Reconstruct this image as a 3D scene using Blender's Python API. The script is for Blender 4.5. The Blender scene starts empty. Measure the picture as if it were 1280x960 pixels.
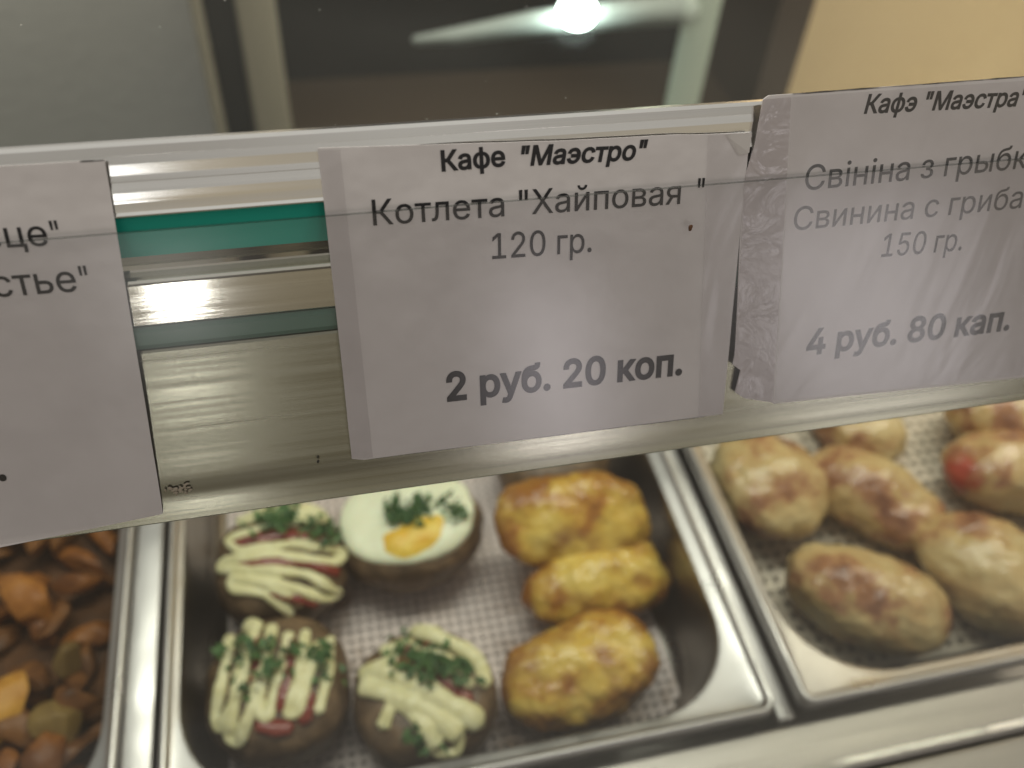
import bpy, bmesh, math, random
from mathutils import Vector, Matrix, noise, Euler
random.seed(7)
S = bpy.context.scene
C = S.collection

# ------------------------------------------------------------------ camera
H = 0.379                                   # lens height above the pan rims (z = 0)
F = 1100.0                                  # focal length in pixels of the 1280 px photograph
R = ((0.97425957, -0.21769665, 0.0585359), (-0.11984627, -0.720114, -0.68342718), (0.19093233, 0.65882016, -0.72766809))
CAM = Vector((0, 0, H))
cd = bpy.data.cameras.new('camera')
cam = bpy.data.objects.new('camera', cd)
C.objects.link(cam)
m = Matrix(((R[0][0], -R[1][0], -R[2][0]), (R[0][1], -R[1][1], -R[2][1]), (R[0][2], -R[1][2], -R[2][2]))).to_4x4()
m.translation = CAM
cam.matrix_world = m
cd.sensor_width = 36
cd.lens = 36 * F / 1280
cd.clip_start = 0.01
cd.clip_end = 60
cd.dof.use_dof = True
cd.dof.focus_distance = 0.184
cd.dof.aperture_fstop = 11.0
S.camera = cam

# ------------------------------------------------------------------ exposure, world, lamps
S.view_settings.view_transform = 'Standard'
S.view_settings.look = 'None'
S.view_settings.exposure = 0.0
S.view_settings.gamma = 1.0
S.cycles.max_bounces = 10
S.cycles.transparent_max_bounces = 24
S.cycles.caustics_reflective = False
S.cycles.caustics_refractive = False

W = bpy.data.worlds.new('World')
S.world = W
W.use_nodes = True
nt = W.node_tree
nt.nodes.clear()
wo = nt.nodes.new('ShaderNodeOutputWorld')
bg = nt.nodes.new('ShaderNodeBackground')
tc = nt.nodes.new('ShaderNodeTexCoord')
sx = nt.nodes.new('ShaderNodeSeparateXYZ')
rp = nt.nodes.new('ShaderNodeValToRGB')
mp = nt.nodes.new('ShaderNodeMapRange')
nz = nt.nodes.new('ShaderNodeTexNoise')
ad = nt.nodes.new('ShaderNodeMath')
ad.operation = 'ADD'
mp.inputs['From Min'].default_value = -1
mp.inputs['From Max'].default_value = 1
nz.inputs['Scale'].default_value = 3.0
nz.inputs['Detail'].default_value = 1.0
ms = nt.nodes.new('ShaderNodeMath')
ms.operation = 'MULTIPLY_ADD'
ms.inputs[1].default_value = 0.34
ms.inputs[2].default_value = -0.17
L = nt.links.new
L(tc.outputs['Generated'], sx.inputs[0])
L(sx.outputs['Z'], mp.inputs['Value'])
L(tc.outputs['Generated'], nz.inputs['Vector'])
L(nz.outputs[0], ms.inputs[0])
L(mp.outputs[0], ad.inputs[0])
L(ms.outputs[0], ad.inputs[1])
L(ad.outputs[0], rp.inputs[0])
e = rp.color_ramp.elements
e[0].position = 0.30
e[0].color = (0.10, 0.085, 0.06, 1)
e[1].position = 0.95
e[1].color = (0.62, 0.60, 0.56, 1)
x_ = e.new(0.47); x_.color = (0.20, 0.165, 0.11, 1)
x_ = e.new(0.60); x_.color = (0.42, 0.36, 0.26, 1)
x_ = e.new(0.75); x_.color = (0.36, 0.34, 0.31, 1)
L(rp.outputs[0], bg.inputs[0])
bg.inputs[1].default_value = 0.92
L(bg.outputs[0], wo.inputs[0])


def lamp(name, loc, target, sx_, sy_, power, col):
    ld = bpy.data.lights.new(name, 'AREA')
    ld.shape = 'RECTANGLE'
    ld.size = sx_
    ld.size_y = sy_
    ld.energy = power
    ld.color = col
    o = bpy.data.objects.new(name, ld)
    C.objects.link(o)
    o.location = loc
    o.rotation_euler = (Vector(target) - Vector(loc)).to_track_quat('-Z', 'Y').to_euler()
    return o


lamp('ceiling_tube_lamp', (0.05, 0.62, 1.45), (0.08, 0.2, 0), 1.3, 0.22, 17, (1.0, 0.96, 0.86))
lamp('room_lamp', (-0.402, -2.229, 0.428), (-0.09, 0.12, 0.26), 0.095, 0.13, 0.80, (1.0, 0.98, 0.95))
lamp('room_lamp', (0.62, -2.2, 0.12), (0.05, 0.12, 0.26), 0.24, 0.52, 2.1, (1.0, 0.93, 0.97))
lamp('room_lamp', (1.42, -1.9, 0.2), (0.1, 0.12, 0.26), 0.5, 0.6, 2.0, (1.0, 0.95, 0.97))
lamp('room_lamp', (-0.66, -2.15, 0.86), (-0.09, 0.12, 0.28), 0.42, 0.16, 0.75, (0.97, 0.98, 1.0))
lamp('wall_fill_light', (1.1, 0.75, 1.25), (1.0, 1.22, -0.25), 0.5, 0.3, 13, (1.0, 0.90, 0.72))  # added unseen light that brightens the cream wall

# ------------------------------------------------------------------ helpers
TILT = math.radians(22)
UP = Vector((0, math.sin(TILT), math.cos(TILT)))
NO = Vector((0, -math.cos(TILT), math.sin(TILT)))


def ray(p):
    v = (p[0] - 640, p[1] - 480, F)
    return Vector([sum(R[k][j] * v[k] for k in range(3)) for j in range(3)])


P0 = CAM + ray((640, 380)) * (0.183 / F)     # a point of the price tag plane


def at(x, y, z=0.0):                         # point of the horizontal plane z
    d = ray((x, y))
    return CAM + d * ((z - H) / d.z)


def face(x, y, w=0.0):                       # (along, up) on the tag plane
    d = ray((x, y))
    q = CAM + d * (((P0 - CAM).dot(NO) + w) / d.dot(NO)) - P0
    return q.x, q.dot(UP)


def fp(x, u, w=0.0):
    return P0 + Vector((x, 0, 0)) + UP * u + NO * w


def tag(o, label, cat, group=None, kind=None):
    o['label'] = label
    o['category'] = cat
    if group: o['group'] = group
    if kind: o['kind'] = kind
    return o


def thing(name, loc, label, cat, group=None, kind=None):
    o = bpy.data.objects.new(name, None)
    o.empty_display_size = 0.02
    C.objects.link(o)
    o.location = loc
    return tag(o, label, cat, group, kind)


def mesh(name, verts, faces, mat, parent=None, smooth=True, mats=None, fmat=None):
    off = parent.location if parent is not None else Vector((0, 0, 0))
    if parent is not None and parent.parent is not None:
        off = off + parent.parent.location
    me = bpy.data.meshes.new(name)
    me.from_pydata([Vector(v) - off for v in verts], [], faces)
    for k in (mats or [mat]): me.materials.append(k)
    if fmat:
        for p, k in zip(me.polygons, fmat): p.material_index = k
    bm = bmesh.new(); bm.from_mesh(me)
    bmesh.ops.recalc_face_normals(bm, faces=bm.faces)
    bm.to_mesh(me); bm.free()
    if smooth:
        for p in me.polygons: p.use_smooth = True
    o = bpy.data.objects.new(name, me)
    C.objects.link(o)
    if parent is not None: o.parent = parent
    return o


class MB:
    def __init__(s): s.v = []; s.f = []
    def add(s, v, f):
        n = len(s.v); s.v += [Vector(q) for q in v]; s.f += [tuple(i + n for i in q) for q in f]
    def box(s, a, b, M=None):
        v = [Vector((x, y, z)) for x in (a[0], b[0]) for y in (a[1], b[1]) for z in (a[2], b[2])]
        if M: v = [M(q) for q in v]
        s.add(v, [(0, 1, 3, 2), (4, 6, 7, 5), (0, 4, 5, 1), (2, 3, 7, 6), (0, 2, 6, 4), (1, 5, 7, 3)])
    def tube(s, pts, rad, n=8, flat=1.0, cap=True):
        pts = [Vector(p) for p in pts]
        if not hasattr(rad, '__len__'): rad = [rad] * len(pts)
        base = len(s.v)
        for i, p in enumerate(pts):
            t = (pts[min(i + 1, len(pts) - 1)] - pts[max(i - 1, 0)]).normalized()
            up = Vector((0, 0, 1)) if abs(t.z) < .9 else Vector((0, 1, 0))
            a = t.cross(up).normalized(); b = a.cross(t)
            for k in range(n):
                g = 2 * math.pi * k / n
                s.v.append(p + (a * math.cos(g) + b * math.sin(g) * flat) * rad[i])
        for i in range(len(pts) - 1):
            for k in range(n):
                q = base + i * n
                s.f.append((q + k, q + (k + 1) % n, q + n + (k + 1) % n, q + n + k))
        if cap:
            for i, sg in ((0, -1), (len(pts) - 1, 1)):
                t = (pts[i] - pts[i - sg]).normalized() * rad[i] * .7
                c = len(s.v); s.v.append(pts[i] + t)
                for k in range(n): s.f.append((base + i * n + k, base + i * n + (k + 1) % n, c))
    def ball(s, c, r, n=8):
        c = Vector(c); r = r if hasattr(r, '__len__') else (r, r, r)
        base = len(s.v)
        for i in range(n + 1):
            for k in range(n * 2):
                a = math.pi * i / n; g = math.pi * k / n
                s.v.append(c + Vector((r[0] * math.sin(a) * math.cos(g), r[1] * math.sin(a) * math.sin(g), r[2] * math.cos(a))))
        for i in range(n):
            for k in range(n * 2):
                q = base + i * n * 2
                s.f.append((q + k, q + (k + 1) % (2 * n), q + 2 * n + (k + 1) % (2 * n), q + 2 * n + k))
    def build(s, name, mat, parent=None, smooth=True):
        return mesh(name, s.v, s.f, mat, parent, smooth)


def bake(o):                                 # turn an object's modifiers into plain mesh data
    bpy.context.view_layer.update()
    dg = bpy.context.evaluated_depsgraph_get()
    me = bpy.data.meshes.new_from_object(o.evaluated_get(dg))
    o.modifiers.clear()
    o.data = me
    for p in me.polygons: p.use_smooth = True
    return o


def melt(o, voxel, it=4):
    r = o.modifiers.new('r', 'REMESH'); r.mode = 'VOXEL'; r.voxel_size = voxel
    k = o.modifiers.new('s', 'SMOOTH'); k.iterations = it; k.factor = .5
    mt = o.data.materials[0]
    bake(o)
    if not o.data.materials: o.data.materials.append(mt)
    return o


# ------------------------------------------------------------------ materials
def mat(name, col, rough=.5, metal=0., spec=.5, **kw):
    k = bpy.data.materials.new(name); k.use_nodes = True
    b = k.node_tree.nodes['Principled BSDF']
    b.inputs['Base Color'].default_value = (*col, 1)
    b.inputs['Roughness'].default_value = rough
    b.inputs['Metallic'].default_value = metal
    b.inputs['Specular IOR Level'].default_value = spec
    for q, v in kw.items():
        b.inputs[q.replace('_', ' ')].default_value = v
    return k


def N(k, t, **kw):
    n = k.node_tree.nodes.new(t)
    for q, v in kw.items():
        if q in n.inputs: n.inputs[q].default_value = v
        else: setattr(n, q, v)
    return n


def lk(k, a, b): k.node_tree.links.new(a, b)


def coords(k, scale=(1, 1, 1)):
    t = N(k, 'ShaderNodeTexCoord'); q = N(k, 'ShaderNodeMapping')
    q.inputs['Scale'].default_value = scale
    lk(k, t.outputs['Object'], q.inputs['Vector'])
    return q.outputs[0]


def mottle(k, stops, scale, detail=4, distortion=.5, vec=None, rough=.55):
    """base colour from a noise through a ramp"""
    b = k.node_tree.nodes['Principled BSDF']
    n = N(k, 'ShaderNodeTexNoise', Scale=scale, Detail=detail, Roughness=rough, Distortion=distortion)
    lk(k, vec or coords(k), n.inputs['Vector'])
    r = N(k, 'ShaderNodeValToRGB'); el = r.color_ramp.elements
    el[0].position, el[0].color = stops[0][0], (*stops[0][1], 1)
    el[1].position, el[1].color = stops[-1][0], (*stops[-1][1], 1)
    for p, c in stops[1:-1]:
        z = el.new(p); z.color = (*c, 1)
    lk(k, n.outputs[0], r.inputs[0]); lk(k, r.outputs[0], b.inputs['Base Color'])
    return n, r


def bump(k, scale, strength, dist, detail=3, vec=None, rough=None):
    b = k.node_tree.nodes['Principled BSDF']
    n = N(k, 'ShaderNodeTexNoise', Scale=scale, Detail=detail)
    lk(k, vec or coords(k), n.inputs['Vector'])
    u = N(k, 'ShaderNodeBump', Strength=strength, Distance=dist)
    lk(k, n.outputs[0], u.inputs['Height'])
    prev = b.inputs['Normal'].links
    if prev: lk(k, prev[0].from_socket, u.inputs['Normal'])
    lk(k, u.outputs[0], b.inputs['Normal'])
    if rough:
        q = N(k, 'ShaderNodeMapRange'); q.inputs['To Min'].default_value = rough[0]; q.inputs['To Max'].default_value = rough[1]
        q.inputs['From Min'].default_value = .3; q.inputs['From Max'].default_value = .7
        lk(k, n.outputs[0], q.inputs['Value']); lk(k, q.outputs[0], b.inputs['Roughness'])
    return n


def brushed(name, col, rough, scale, amt):
    k = mat(name, col, rough[0], 1.0)
    bump(k, 1.0, amt, .0004, 3, coords(k, scale), rough)
    return k


STEEL = brushed('pan_steel', (.47, .455, .445), (.27, .48), (30, 30, 30), .10)
bump(STEEL, 14, .25, .002, 2)
BASIN = brushed('shaded_basin_steel', (.30, .28, .25), (.25, .40), (40, 40, 40), .08)  # darker copy of the pan steel: deep-wall shade and dark reflections in the colour
COUNTER = brushed('counter_steel', (.27, .255, .235), (.34, .48), (8, 500, 60), .08)
ALU = brushed('rail_aluminium', (.84, .83, .80), (.10, .20), (5, 900, 900), .06)
ALUB = brushed('rail_face_brushed', (.34, .34, .265), (.17, .28), (5, 800, 800), .007)
ALUF = brushed('rail_face_aluminium', (.66, .65, .57), (.07, .12), (5, 900, 900), .05)
BACKSTEEL = brushed('back_panel_steel', (.60, .58, .53), (.28, .42), (5, 220, 220), .5)
BACKSTEEL.node_tree.nodes['Principled BSDF'].inputs['Metallic'].default_value = .35
bump(BACKSTEEL, 60, .35, .004, 3)
ink = mat('print_ink', (.025, .024, .026), .55, spec=.3)


def sheet(name, tint, gloss, ior=1.45, wrinkle=None, dust=None, veil=None):
    """thin clear sheet: lets light straight through and reflects by Fresnel"""
    k = bpy.data.materials.new(name); k.use_nodes = True
    t = k.node_tree; t.nodes.clear()
    o = N(k, 'ShaderNodeOutputMaterial'); mx = N(k, 'ShaderNodeMixShader')
    tr = N(k, 'ShaderNodeBsdfTransparent'); gl = N(k, 'ShaderNodeBsdfGlossy'); fr = N(k, 'ShaderNodeFresnel', IOR=ior)
    tr.inputs[0].default_value = (*tint, 1); gl.inputs['Roughness'].default_value = gloss
    ge = N(k, 'ShaderNodeNewGeometry'); io = N(k, 'ShaderNodeMapRange')
    io.inputs['To Min'].default_value = ior; io.inputs['To Max'].default_value = 1 / ior      # same reflectance from either side
    lk(k, ge.outputs['Backfacing'], io.inputs['Value']); lk(k, io.outputs[0], fr.inputs['IOR'])
    lk(k, fr.outputs[0], mx.inputs[0]); lk(k, tr.outputs[0], mx.inputs[1]); lk(k, gl.outputs[0], mx.inputs[2])
    if wrinkle:
        n = N(k, 'ShaderNodeTexNoise', Scale=wrinkle[0], Detail=3, Distortion=1.5)
        lk(k, coords(k, wrinkle[3] if len(wrinkle) > 3 else (1, 1, 1)), n.inputs['Vector'])
        u = N(k, 'ShaderNodeBump', Strength=wrinkle[1], Distance=wrinkle[2])
        lk(k, n.outputs[0], u.inputs['Height']); lk(k, u.outputs[0], gl.inputs['Normal']); lk(k, u.outputs[0], fr.inputs['Normal'])
    last = mx.outputs[0]
    if dust:
        v = N(k, 'ShaderNodeTexVoronoi', Scale=dust[0]); v.feature = 'F1'
        lk(k, coords(k), v.inputs['Vector'])
        q = N(k, 'ShaderNodeMath', operation='LESS_THAN'); q.inputs[1].default_value = dust[1]
        lk(k, v.outputs['Distance'], q.inputs[0])
        w = N(k, 'ShaderNodeTexWhiteNoise'); lk(k, v.outputs['Position'], w.inputs['Vector'])
        q2 = N(k, 'ShaderNodeMath', operation='LESS_THAN'); q2.inputs[1].default_value = dust[2]
        lk(k, w.outputs['Value'], q2.inputs[0])
        q3 = N(k, 'ShaderNodeMath', operation='MULTIPLY'); lk(k, q.outputs[0], q3.inputs[0]); lk(k, q2.outputs[0], q3.inputs[1])
        df = N(k, 'ShaderNodeBsdfDiffuse'); df.inputs[0].default_value = (.4, .4, .38, 1)
        m2 = N(k, 'ShaderNodeMixShader'); lk(k, q3.outputs[0], m2.inputs[0]); lk(k, last, m2.inputs[1]); lk(k, df.outputs[0], m2.inputs[2])
        last = m2.outputs[0]
    if veil:                                     # wiped, slightly greasy glass scatters a little light
        v = N(k, 'ShaderNodeTexNoise', Scale=veil[1], Detail=5, Distortion=.6); lk(k, coords(k, (1, 1, 3)), v.inputs['Vector'])
        q = N(k, 'ShaderNodeMapRange'); q.inputs['From Min'].default_value = .3; q.inputs['From Max'].default_value = .75
        q.inputs['To Min'].default_value = veil[0] * .55; q.inputs['To Max'].default_value = veil[0] * 1.5
        lk(k, v.outputs[0], q.inputs['Value'])
        df = N(k, 'ShaderNodeBsdfDiffuse'); df.inputs[0].default_value = (.8, .8, .78, 1)
        m2 = N(k, 'ShaderNodeMixShader'); lk(k, q.outputs[0], m2.inputs[0]); lk(k, last, m2.inputs[1]); lk(k, df.outputs[0], m2.inputs[2])
        last = m2.outputs[0]
    lk(k, last, o.inputs[0])
    return k


GLASS = sheet('shelf_glass', (.93, .96, .94), .03, 1.5, dust=(420, .09, .012), veil=(.014, 9))
GEDGE = mat('glass_edge_teal', (.03, .48, .36), .22, spec=.4)
mottle(GEDGE, [(.35, (.022, .42, .32)), (.65, (.045, .54, .42))], 1.0, 2, 0, coords(GEDGE, (8, 60, 60)))
CLEAR = sheet('clear_plastic', (.955, .953, .957), .20, 1.45, (1.0, .06, .0010, (22, 30, 30)))
CEDGE = sheet('plastic_edge', (.80, .82, .81), .15)
FRONT = sheet('front_glass', (.975, .98, .975), .05, 1.5, veil=(.015, 14))
TAPE = sheet('clear_tape', (.985, .982, .985), .20, 1.5, (26, .30, .0026, (1, 1, .40)))
PAPER = mat('paper', (.74, .70, .69), .75, spec=.25)
mottle(PAPER, [(.3, (.70, .665, .66)), (.7, (.77, .735, .73))], 60, 5)
bump(PAPER, 900, .05, .0002); bump(PAPER, 45, .5, .0025, 3)

# ------------------------------------------------------------------ setting: floor, wall, counter
o = mesh('floor', [(-4, -4, -.92), (5, -4, -.92), (5, 5, -.92), (-4, 5, -.92)], [(0, 1, 2, 3)], mat('floor_tiles', (.10, .085, .065), .5), None, False)
tag(o, 'dark brown floor behind the serving counter', 'floor', kind='structure')
WALLM = mat('cream_wall', (.62, .47, .27), .7)
mottle(WALLM, [(.3, (.57, .43, .24)), (.7, (.66, .51, .30))], 3, 3)
b_ = MB(); b_.box((.2, 1.22, -.92), (3.2, 1.32, 2.4))
o = b_.build('wall', WALLM, None, False)
tag(o, 'cream painted wall behind the counter on the right', 'wall', kind='structure')

PX0, PX1 = -.0915, .1740                     # outer sides of the middle pan
PY0, PY1 = .1275, .4525
b_ = MB()
b_.box((-.75, .1005, -.10), (.85, PY0 - .003, -.010))
b_.box((-.75, PY1 + .003, -.10), (.85, .52, -.010))
b_.box((-.75, .02, -.90), (.85, .1000, -.0128))
b_.box((-.75, .0990, -.90), (.85, .520, -.13))
counter = b_.build('counter', COUNTER, None, False)
bv = counter.modifiers.new('b', 'BEVEL'); bv.width = .0022; bv.segments = 3; bv.limit_method = 'ANGLE'
bake(counter)
for p in counter.data.polygons: p.use_smooth = False
tag(counter, 'brushed steel serving counter holding the three food pans', 'counter', kind='structure')

# divider bars between the pans
for x0, x1, z, lab in ((-.1075, -.0945, -.0022, 'bright brushed steel divider bar between the vegetable pan and the cutlet pan'),
                       (.1762, .1850, -.0095, 'dark narrow steel divider bar between the cutlet pan and the roll pan')):
    b_ = MB()
    b_.box((x0, PY0 - .001, z - .03), (x1, PY1 + .001, z))
    o = b_.build('divider_bar', STEEL, None, False)
    bv = o.modifiers.new('b', 'BEVEL'); bv.width = .0016; bv.segments = 3
    bake(o); tag(o, lab, 'divider bar', 'divider bars between the pans')


def rrect(x0, x1, y0, y1, r, z, n=10):
    out = []
    for cx, cy, a0 in ((x1 - r, y1 - r, 0), (x0 + r, y1 - r, 90), (x0 + r, y0 + r, 180), (x1 - r, y0 + r, 270)):
        for i in range(n + 1):
            a = math.radians(a0 + 90 * i / n)
            out.append((cx + r * math.cos(a), cy + r * math.sin(a), z))
    return out


def pan(x0, x1, label, inl, inr, depth=.052):
    """gastronorm pan: turned-down edge, raised bead, flat flange, rounded opening, tapered basin"""
    y0, y1 = PY0, PY1
    t = thing('food_pan', ((x0 + x1) / 2, (y0 + y1) / 2, -depth), label, 'food pan', 'steel food pans set in the counter')
    fl = [rrect(x0 + .0006, x1 - .0006, y0 + .0006, y1 - .0006, .005, -.0075)]
    for ins, z in ((0, -.0015), (.0002, .0000), (.0008, .0011), (.0017, .0016), (.0027, .0013), (.0035, .0003), (.0041, -.0010), (.0050, -.0014)):
        fl.append(rrect(x0 + ins, x1 - ins, y0 + ins, y1 - ins, .0065 - ins * .5, z))
    fl += [rrect(inl - .002, inr + .002, y0 + .0072, y1 - .0085, .046, -.0018), rrect(inl - .0006, inr + .0006, y0 + .0088, y1 - .0098, .0455, -.0024)]
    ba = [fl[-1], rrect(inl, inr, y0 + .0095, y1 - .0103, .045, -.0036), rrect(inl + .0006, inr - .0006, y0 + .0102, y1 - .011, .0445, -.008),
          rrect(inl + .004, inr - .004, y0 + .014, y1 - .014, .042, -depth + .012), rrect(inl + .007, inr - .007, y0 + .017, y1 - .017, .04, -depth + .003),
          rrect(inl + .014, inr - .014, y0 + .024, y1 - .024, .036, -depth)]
    for nm, loops in (('rim', fl), ('basin', ba)):
        v = [q for l in loops for q in l]; n = len(loops[0]); f = []
        for i in range(len(loops) - 1):
            for k in range(n):
                f.append((i * n + k, i * n + (k + 1) % n, (i + 1) * n + (k + 1) % n, (i + 1) * n + k))
        if nm == 'basin': f.append(tuple(range((len(loops) - 1) * n, len(loops) * n)))
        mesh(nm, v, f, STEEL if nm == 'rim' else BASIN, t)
    return t


pan(-.3735, -.1080, 'left steel pan filled with a brown heap of roasted vegetables', -.3635, -.1160)
pan(PX0, PX1, 'middle steel pan holding mayonnaise topped cutlets, an egg cutlet and golden fritters', -.0840, .1632)
pan(.1862, .4520, 'right steel pan holding pale glossy meat rolls', .1955, .4420)

# ------------------------------------------------------------------ back of the counter: solid stand-ins for the room mirrored in the glass
DARK = mat('dark_cabinet', (.014, .011, .009), .5, spec=.25)
mottle(DARK, [(.3, (.010, .009, .008)), (.7, (.019, .014, .010))], 6, 3)
BROWN = mat('brown_board', (.065, .042, .026), .5, spec=.3)
POST = mat('pale_post', (.34, .30, .22), .5)
GPOST = mat('green_white_post', (.60, .68, .56), .45)
cab = thing('dark_cabinet', (.27, 1.08, -.92), 'dark open cabinet behind the counter, left of the cream wall', 'cabinet')
b_ = MB(); b_.box((-.10, 1.14, -.92), (.60, 1.17, 2.0)); b_.build('back_board', DARK, cab, False)
b_ = MB(); b_.box((.575, .96, -.92), (.62, 1.14, 2.0)); b_.build('side_board', BROWN, cab, False)
b_ = MB(); b_.box((-.10, .96, -.92), (-.062, 1.14, 2.0)); b_.build('side_board', DARK, cab, False)
b_ = MB(); b_.box((-.062, .97, -.30), (.575, 1.14, -.222)); b_.build('shelf', BROWN, cab, False)
for x0, x1, y, mt, nm, lab in ((-.058, -.018, .945, POST, 'upright_post', 'wide beige upright post in front of the dark cabinet'),
                               (-.104, -.092, .95, POST, 'upright_post', 'thin beige upright post left of the wide one'),
                               (.440, .482, .93, GPOST, 'upright_post', 'pale greenish white post right of the lit lamp')):
    b_ = MB(); b_.box((x0, y, -.92), (x1, y + .012, 1.6))
    o = b_.build(nm, mt, None, False)
    bv = o.modifiers.new('b', 'BEVEL'); bv.width = .003; bv.segments = 2
    bake(o); tag(o, lab, 'post')
b_ = MB(); b_.box((-.95, 1.0, -.92), (-.108, 1.02, .42))
o = b_.build('steel_panel', BACKSTEEL, None, False)
tag(o, 'dull brushed steel panel behind the counter on the left', 'panel')

EM = bpy.data.materials.new('lit_bulb'); EM.use_nodes = True
b = EM.node_tree.nodes['Principled BSDF']
b.inputs['Emission Color'].default_value = (.86, 1.0, .95, 1); b.inputs['Emission Strength'].default_value = 34
lp = thing('mirrored_lamp', (.30, .91, -.05), 'lit white lamp on a pale bar added in place of a lamp mirrored in the glass', 'lamp')  # solid glowing lamp built where the glass mirrors one
b_ = MB(); b_.ball((.300, .905, -.036), (.021, .021, .017)); b_.build('bulb', EM, lp)
b_ = MB(); b_.tube([(.125, .93, -.072), (.17, .93, -.069), (.26, .93, -.058), (.36, .93, -.052), (.445, .93, -.05)], [.005, .009, .013, .016, .016], 12); b_.build('arm', mat('lamp_arm_white', (.42, .46, .43), .5), lp)

# ------------------------------------------------------------------ price rail and glass shelf
RX0, RX1 = -.425, .440                       # along the tag plane, from P0


def U(y, w=0., x=300): return face(x, y, w)[1]


def extrude(name, prof, mt, parent, x0=RX0, x1=RX1, mats=None, n=1, smooth=False):
    v = []; f = []; k = len(prof)
    for i in range(n + 1):
        x = x0 + (x1 - x0) * i / n
        v += [fp(x, u, w) for u, w in prof]
    for i in range(n):
        for j in range(k):
            f.append((i * k + j, i * k + (j + 1) % k, (i + 1) * k + (j + 1) % k, (i + 1) * k + j))
    f += [tuple(range(k)), tuple(range(n * k, (n + 1) * k))]
    o = mesh(name, v, f, mt, parent, smooth)
    if smooth: o.data.set_sharp_from_angle(angle=math.radians(7))
    return o


rail = thing('price_rail', P0 + Vector((0, 0, -.2)), 'shiny aluminium price rail running across above the food pans', 'price rail')
uT, uB = U(168), U(261, -.0012)
h_ = uT - uB
lip = [(uT - .0003, -.0036), (uT, -.0026), (uT - .0003, -.0020), (uT - .0010, -.0016), (uT - .0026, -.0013), (uT - .0026, -.0014), (uT - .30 * h_, -.0010), (uT - .30 * h_, -.0011), (uT - .44 * h_, -.00105), (uT - .52 * h_, -.0007),
       (uT - .52 * h_, -.0010), (uT - .66 * h_, -.0003), (uT - .66 * h_, -.0007), (uT - .80 * h_, -.00065), (uT - .80 * h_, -.0008), (uT - .92 * h_, -.0006), (uT - .96 * h_, -.0002), (uB + .0003, -.00025), (uB, -.0007), (uB, -.0200), (uB + .003, -.0205), (uB + .003, -.0050), (uT - .001, -.0045)]
extrude('top_lip', lip, ALU, rail)
uS = U(343); uG = U(322, -.005); uR = U(604); uE = U(641)
extrude('step_strip', [(uG, -.0200), (uG, -.0028), (uG - .0010, -.0026), (uS + .0006, -.0024), (uS + .0003, -.0009), (uS - .0002, -.0006), (uS - .0007, -.00075),
      (U(396), -.0008), (U(398), -.0012), (U(399), -.0020), (U(400), -.0200)], ALUF, rail)
extrude('ledge_strip', [(uG + .0001, -.0200), (uG + .0001, -.0066), (uG - .0004, -.0026), (uG - .0014, -.0023), (uG - .0016, -.0023), (uG - .0016, -.0200)], ALUB, rail)
fc = [(U(399.5), -.0200), (U(399.5), -.0024)] + [(U(428), -.0026), (U(431), -.0022)]
for i in range(17):
    t_ = i / 16
    fc.append((U(434 + 158 * t_), -.0020 + .0013 * t_ ** 1.6))
fc += [(U(597), -.00068), (U(607), -.00062), (U(613), -.0006), (U(628), -.0002), (U(628.5), -.0004), (uE + .0004, -.0001), (uE, -.0004), (uE - .0001, -.0010),
      (uE, -.0060), (uR, -.0070), (uG - .006, -.0110), (U(399.5) - .001, -.0200)]
extrude('face_plate', fc, ALUB, rail, smooth=True)
REFL = mat('green_reflection', (.10, .20, .155), .3)  # reflection of the teal glass edge, added as a solid green strip
extrude('reflection_strip', [(U(400), -.0040), (U(400), -.0016), (U(406), -.0012), (U(422), -.0012), (U(428), -.0018), (U(428), -.0040)], REFL, rail)
cs = [(U(279, .0012), .0008), (U(279, .0012), .0020), (U(632), .0020), (U(632), .0008)]
o = extrude('clear_cover_strip', cs, CLEAR, rail)
ce = extrude('cover_edge', [(U(279, .0012) + .00018, .0009), (U(279, .0012) + .00018, .0019), (U(279, .0012) + .00002, .0019), (U(279, .0012) + .00002, .0009)], CEDGE, rail)
for x in (RX0 - .004, RX1 + .004):
    b_ = MB(); b_.box((P0.x + x - .005, P0.y - .004, -.012), (P0.x + x + .005, P0.y + .012, P0.z + uT * .9)); b_.build('upright', ALU, rail, False)

ga = fp(0, uB - .0004, -.0026)                # front top edge of the glass shelf
gz1 = ga.z; gz0 = fp(0, uG + .0003, -.0026).z
y0g = ga.y; y1g = y0g + .33
xa, xb = P0.x + RX0, P0.x + RX1
gv = [(xa, y0g, gz0), (xb, y0g, gz0), (xb, y1g, gz0), (xa, y1g, gz0), (xa, y0g, gz1), (xb, y0g, gz1), (xb, y1g, gz1), (xa, y1g, gz1)]
o = mesh('glass_shelf', gv, [(0, 3, 2, 1), (4, 5, 6, 7), (0, 1, 5, 4), (1, 2, 6, 5), (2, 3, 7, 6), (3, 0, 4, 7)], None, None, False, [GLASS, GEDGE], [0, 0, 1, 1, 1, 1])
tag(o, 'clear glass shelf with a teal green edge held in the price rail', 'glass shelf')

# front pane below the rail, standing on the counter
pt = fp(0, uE + .002, -.0040); pb = Vector((0, .1030, -.0098))
ax = (pt - pb).normalized(); nx = Vector((0, -ax.z, ax.y)) * .004
b_ = MB()
v = [Vector((x, 0, 0)) + q + o_ for x in (xa, xb) for q in (pb, pt) for o_ in (Vector((0, 0, 0)), nx * -1)]
b_.add(v, [(0, 1, 3, 2), (4, 6, 7, 5), (0, 4, 5, 1), (2, 3, 7, 6), (0, 2, 6, 4), (1, 5, 7, 3)])
o = b_.build('front_glass', FRONT, None, False)
tag(o, 'clear slightly greasy front glass pane between the price rail and the counter', 'glass pane')

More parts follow.
